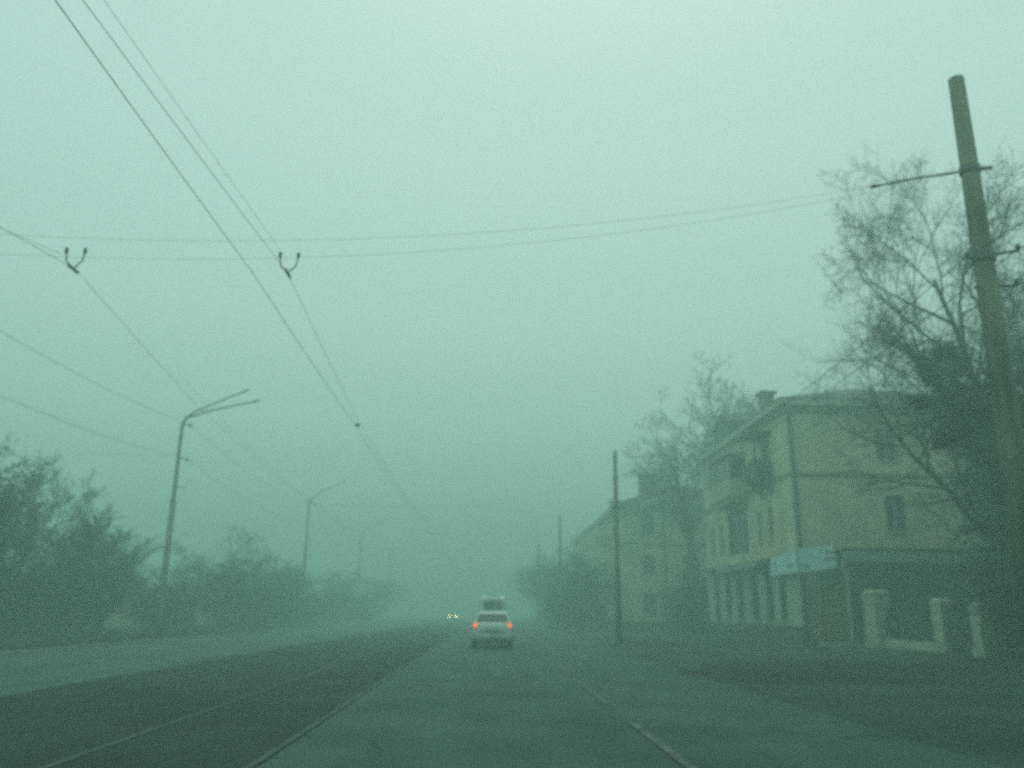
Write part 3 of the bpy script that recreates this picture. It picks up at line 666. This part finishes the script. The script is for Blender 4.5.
wire([(-16.2, 10, 8.75), (-16.05, 44, 9.1), (-16.05, 77, 9.1), (-16.05, 110, 9.1), (-16.05, 143, 9.1)], 'lower feeder cable hung below the tops of the left lamp posts', 0.00868, .7, GF)
wire([(-16.5, 44, 9.2), (-28, 40, 9.0), (-42, 34, 9.4)], 'thin cable leaving the nearest lamp post toward the left edge', 0.00434, .5)
GR = 'cables along the right kerb poles'
wire([(7.7, -20, 6.9), (7.7, 11, 6.62), (6.85, 41, 6.62), (6.55, 70, 6.62), (6.55, 101, 6.6)], 'heavy cable passing right of the near concrete pole', 0.00868, .6, GR)
wire([(6.92, -20, 6.7), (6.92, 11, 6.48), (6.06, 41, 6.5), (5.76, 70, 6.5), (5.76, 101, 6.5)], 'cable passing left of the near concrete pole', 0.00694, .7, GR)
wire([(7.6, -20, 6.2), (7.6, 11, 6.1), (6.75, 41, 6.1), (6.45, 70, 6.1)], 'lowest cable on the right kerb poles', 0.00608, .8, GR)
GS = 'span wires crossing the road'
def span(A, B, label, zs, r=.008):
    A, B = Vector(A), Vector(B)
    pts = []
    for k in range(25):
        t = k/24; q = A.lerp(B, t); q.z -= zs*4*t*(1-t); pts.append(q)
    mb = MB(); mb.tube(pts, r, 5); tag(mb.build('span_wire', M['cable'], smooth=True), label, 'wire', GS)
span((7.1, 11, 7.92), (-17, 11, 7.9), 'upper span wire crossing the road from the near concrete pole', 1.45, 0.00182)
span((7.1, 11, 7.88), (-17, 11, 7.7), 'lower span wire crossing the road to the V hangers', 1.62, 0.00182)
span((6.2, 41, 7.9), (-16.5, 44, 8.1), 'span wire crossing from the second concrete pole to the nearest lamp', 1.5, 0.00312)
span((5.9, 70, 7.9), (-16.5, 77, 8.1), 'faint span wire crossing from the third concrete pole', 1.5, 0.00365)
o = empty('span_insulator', (0, 0, 0), 'dark insulated rod on the span wire at the near concrete pole', 'insulator')
mb = MB(); mb.tube([(5.72, 11, 7.60), (6.3, 11, 7.735), (6.98, 11, 7.86)], .016, 6); mb.build('rod', M['cable'], o)
mb = MB(); mb.tube([(5.6, 11, 7.57), (5.65, 11, 7.585), (5.75, 11, 7.605)], [.01, .03, .02], 8); mb.build('knob', M['porcelain'], o)
o = empty('pole_hook', (0, 0, 0), 'short iron hook sticking out right of the near pole top', 'hook')
mb = MB(); mb.tube([(7.28, 11, 7.93), (7.5, 11, 7.95)], .03, 6); mb.build('bolt', M['steel'], o)
def hanger(x, z, w, label):
    o = empty('wire_hanger', (x, 11, z), label, 'wire hanger', 'V shaped wire hangers on the span wire')
    mb = MB(); mb.tube([(-w, 0, .26), (-w*.85, 0, .12), (0, 0, 0), (w*.85, 0, .12), (w, 0, .26)], .011, 6); mb.build('v_strap', M['steel'], o, smooth=True)
    for s in (-1, 1): mb = MB(); mb.tube([(s*w, 0, .24), (s*w, 0, .31)], .026, 6); mb.build('clamp', M['steel'], o)
    mb = MB(); mb.tube([(0, -.14, 0), (0, .14, 0)], .022, 6); mb.build('wire_grip', M['steel'], o)
hanger(-2.9, 6.0, .13, 'V shaped hanger holding the central wires, at left centre of the sky')
hanger(-5.9, 6.0, .13, 'V shaped hanger holding the left wires, near the left picture edge')
o = empty('wire_clip', (-3.41, 21, 6.0), 'small clip joining the central pair of wires farther on', 'wire clip')
mb = MB(); mb.box((0, 0, .02), (.09, .14, .05)); mb.build('clip_body', M['steel'], o)

# ------------------------------------------------------------------ vehicles
def ring(y, hw, z0, z1, n=24, e=.28, tuck=0.0):
    out = []
    for k in range(n):
        a = 2*PI*k/n; c, s = math.cos(a), math.sin(a)
        zz = (z0+z1)/2+(z1-z0)/2*math.copysign(abs(s)**e, s)
        w = hw*(1-tuck*max(0, (zz-z0)/(z1-z0)-.5))
        out.append((w*math.copysign(abs(c)**e, c), y, zz))
    return out
def wheel(parent, x, y, r=.31, w=.2):
    mb = MB(); s = 1 if x > 0 else -1
    prof = [(-w/2, r*.72), (-w/2, r*.93), (-w*.36, r), (w*.36, r), (w/2, r*.93), (w/2, r*.72)]
    mb.loft([[(x+p, y+q*math.cos(2*PI*k/20), r+q*math.sin(2*PI*k/20)) for k in range(20)] for p, q in prof]); ty = mb.build('wheel', M['tyre'], parent, smooth=False)
    mb = MB(); mb.tube([(x+s*(w/2-.03), y, r), (x+s*(w/2+.004), y, r)], r*.66, 14); mb.build('rim', M['rim'], ty)
def saloon(loc, rz, label, name, front_lit=False):
    o = empty(name, loc, label, 'car', None, rz)       # +y is forward, tail at y = 0
    mb = MB()
    st = [(0.0, .70, .42, .86), (.03, .78, .34, .95), (.12, .83, .27, 1.0), (.5, .85, .24, 1.02), (1.2, .86, .22, .99), (2.6, .86, .22, .96), (3.3, .85, .22, .90), (3.9, .80, .25, .80), (4.15, .74, .30, .70), (4.22, .62, .36, .62)]
    mb.loft([ring(*s) for s in st]); mb.build('body', M['white'], o, smooth=True)
    cb = MB()
    def sect(z, ya, yb, hw): return [(-hw, ya, z), (hw, ya, z), (hw, yb, z), (-hw, yb, z)]
    cb.loft([sect(.93, .45, 3.15, .76), sect(1.0, .5, 3.05, .755), sect(1.36, .98, 2.3, .62), sect(1.46, 1.2, 2.1, .56)])
    cb.build('cabin', M['white'], o, bevel=.05)
    g = MB(); g.quad((-.66, .515, 1.03), (.66, .515, 1.03), (.55, .93, 1.345), (-.55, .93, 1.345)); g.build('rear_window', M['glass'], o)
    for v in range(4): pass
    g = MB(); g.quad((-.66, 2.99, 1.035), (-.55, 2.35, 1.345), (.55, 2.35, 1.345), (.66, 2.99, 1.035)); g.build('windscreen', M['glass'], o)
    for s in (-1, 1):
        g = MB(); g.quad((s*.765, .85, 1.03), (s*.765, 2.75, 1.03), (s*.65, 2.25, 1.33), (s*.65, 1.1, 1.33)); g.build('side_window', M['glass'], o)
        mb = MB(); mb.box((s*.92, 2.62, 1.0), (.18, .1, .13)); mb.build('mirror', M['white'], o, bevel=.03)
        tl = MB(); tl.loft([ring(-.035, .062, .82, .98, 12, .6), ring(.05, .085, .79, 1.0, 12, .6)])
        for i, v in enumerate(tl.v): tl.v[i] = (v[0]+s*.69, v[1], v[2])
        t = tl.build('tail_light', M['red'] if not front_lit else M['reddim'], o)
        tc = MB(); tc.tube([(s*.69, -.05, .90), (s*.69, -.03, .90)], .035, 8); tc.build('bulb', M['redcore'] if not front_lit else M['reddim'], t)
        hl = MB(); hl.tube([(s*.58, 4.12, .66), (s*.58, 4.29, .66)], .13, 12); hl.build('headlight', M['head'] if front_lit else M['lampglass'], o)
    mb = MB(); mb.loft([[(x, y, z) for x, y, z in ring(yy, hw, .33, .60, 20, .35)] for yy, hw in ((-.09, .72), (-.04, .83), (.14, .865))]); mb.build('rear_bumper', M['grime'], o, smooth=True)
    mb = MB(); mb.box((0, -.06, .645), (1.1, .05, .035)); mb.build('boot_strip', M['darkframe'], o)
    mb = MB(); mb.box((0, -.03, .74), (.5, .03, .11)); mb.build('number_plate', M['plate'], o)
    mb = MB(); mb.box((0, 2.1, .25), (1.5, 3.8, .14)); mb.build('underbody', M['tyre'], o)
    mb = MB(); mb.tube([(.45, -.04, .27), (.45, .3, .27)], .035, 8); mb.build('exhaust', M['iron'], o)
    for x in (-.74, .74):
        wheel(o, x, .75); wheel(o, x, 3.35)
    return o
saloon((.24, 34.6, .0), 0, 'white saloon car with two lit red tail lights ahead in the lane', 'saloon_car')
saloon((-5.85, 153, 0), PI, 'oncoming car showing only two yellow headlights in the fog', 'oncoming_car', True)
v = empty('white_minibus', (.42, 60, 0), 'tall white minibus with a dark rear window, just beyond the saloon car', 'minibus')
mb = MB(); mb.loft([ring(0, .86, .42, 2.28, 24, .22), ring(.06, .93, .36, 2.4, 24, .22), ring(.4, .95, .34, 2.45, 24, .22), ring(4.3, .95, .34, 2.4, 24, .22), ring(4.9, .92, .36, 1.9, 24, .25), ring(5.6, .85, .4, 1.1, 24, .3)]); mb.build('body', M['white'], v, smooth=True)
mb = MB(); mb.loft([[(x, -.02, z) for x, z in ((-.66, 1.35), (.66, 1.35), (.62, 2.2), (-.62, 2.2))], [(x, .03, z) for x, z in ((-.66, 1.35), (.66, 1.35), (.62, 2.2), (-.62, 2.2))]]); mb.build('rear_window', M['glass'], v)
for s in (-1, 1):
    mb = MB(); mb.tube([(s*.62, .05, 2.40), (s*.62, .05, 2.50)], [.09, .06], 8); mb.build('marker_lamp', M['marker'], v)
    mb = MB(); mb.box((s*.84, -.0, 1.1), (.14, .1, .35)); mb.build('tail_light', M['reddim'], v)
    mb = MB(); mb.box((s*.97, 2.4, 1.75), (.02, 2.6, .55)); mb.build('side_window', M['glass'], v)
    wheel(v, s*.82, 1.0, .36, .22); wheel(v, s*.82, 4.5, .36, .22)
mb = MB(); mb.box((0, -.05, .48), (1.7, .14, .22)); mb.build('rear_bumper', M['grime'], v, bevel=.03)

# ------------------------------------------------------------------ air: fog box
FOG = 0.0142
hz = MB(); hz.box((0, 250, 13.0), (720, 720, 28.0))
ho = hz.build('haze', M['cable']); ho.data.materials.clear()
fm = bpy.data.materials.new('fog_volume'); fm.use_nodes = True; nt = fm.node_tree
for nn in list(nt.nodes):
    if nn.type != 'OUTPUT_MATERIAL': nt.nodes.remove(nn)
pv = nt.nodes.new('ShaderNodeVolumePrincipled')
pv.inputs['Color'].default_value = (0.65, 0.91, 0.84, 1); pv.inputs['Density'].default_value = FOG
pv.inputs['Anisotropy'].default_value = 0.35
nt.links.new(pv.outputs['Volume'], nt.nodes['Material Output'].inputs['Volume'])
ho.data.materials.append(fm); tag(ho, 'thick pale fog filling the street', 'fog', kind='stuff')

# ------------------------------------------------------------------ sky, sun, camera
EL, AZ = math.radians(62), math.radians(10)
w = bpy.data.worlds.new('World'); sc.world = w; w.use_nodes = True
nt = w.node_tree; bg = nt.nodes['Background']
sky = nt.nodes.new('ShaderNodeTexSky'); sky.sky_type = 'NISHITA'; sky.sun_disc = False
sky.sun_elevation = EL; sky.sun_rotation = AZ; sky.air_density = 2.0; sky.dust_density = 6.0
mx = nt.nodes.new('ShaderNodeMix'); mx.data_type = 'RGBA'; mx.inputs['Factor'].default_value = 0.85
mx.inputs['B'].default_value = (7.5, 10.2, 9.4, 1)          # even stratus layer over the Nishita sky
nt.links.new(sky.outputs['Color'], mx.inputs['A']); nt.links.new(mx.outputs['Result'], bg.inputs['Color'])
bg.inputs['Strength'].default_value = 0.12
sd = bpy.data.lights.new('sun', 'SUN'); sd.energy = 0.5; sd.angle = math.radians(110); sd.color = (.8, 1, .86)
so = bpy.data.objects.new('sun', sd); col.objects.link(so)
d = Vector((math.sin(AZ)*math.cos(EL), math.cos(AZ)*math.cos(EL), math.sin(EL)))
so.rotation_euler = d.to_track_quat('Z', 'Y').to_euler()

cd = bpy.data.cameras.new('camera'); cd.sensor_width = 36; cd.lens = 830/1024*36; cd.clip_end = 2000; cd.clip_start = .1
co = bpy.data.objects.new('camera', cd); col.objects.link(co); sc.camera = co
cd.dof.use_dof = True; cd.dof.focus_distance = 3.0; cd.dof.aperture_fstop = 1.9
th, yw, rl = math.radians(15.4), math.radians(1.52), math.radians(.6)
F = Vector((math.sin(yw)*math.cos(th), math.cos(yw)*math.cos(th), math.sin(th)))
Rt = Vector((math.cos(yw), -math.sin(yw), 0)); U = Rt.cross(F)
r_, u_ = Rt*math.cos(rl)+U*math.sin(rl), U*math.cos(rl)-Rt*math.sin(rl)
co.matrix_world = Matrix(((r_.x, u_.x, -F.x, 0), (r_.y, u_.y, -F.y, 0), (r_.z, u_.z, -F.z, 1.4), (0, 0, 0, 1)))

vs = sc.view_settings; vs.view_transform = 'Standard'; vs.look = 'None'; vs.gamma = 1; vs.use_curve_mapping = False
vs.exposure = -0.46
cy = sc.cycles
cy.max_bounces = 8; cy.volume_bounces = 4; cy.diffuse_bounces = 2; cy.glossy_bounces = 2; cy.transparent_max_bounces = 4
cy.sample_clamp_indirect = 4; cy.use_denoising = False; cy.filter_width = 2.2
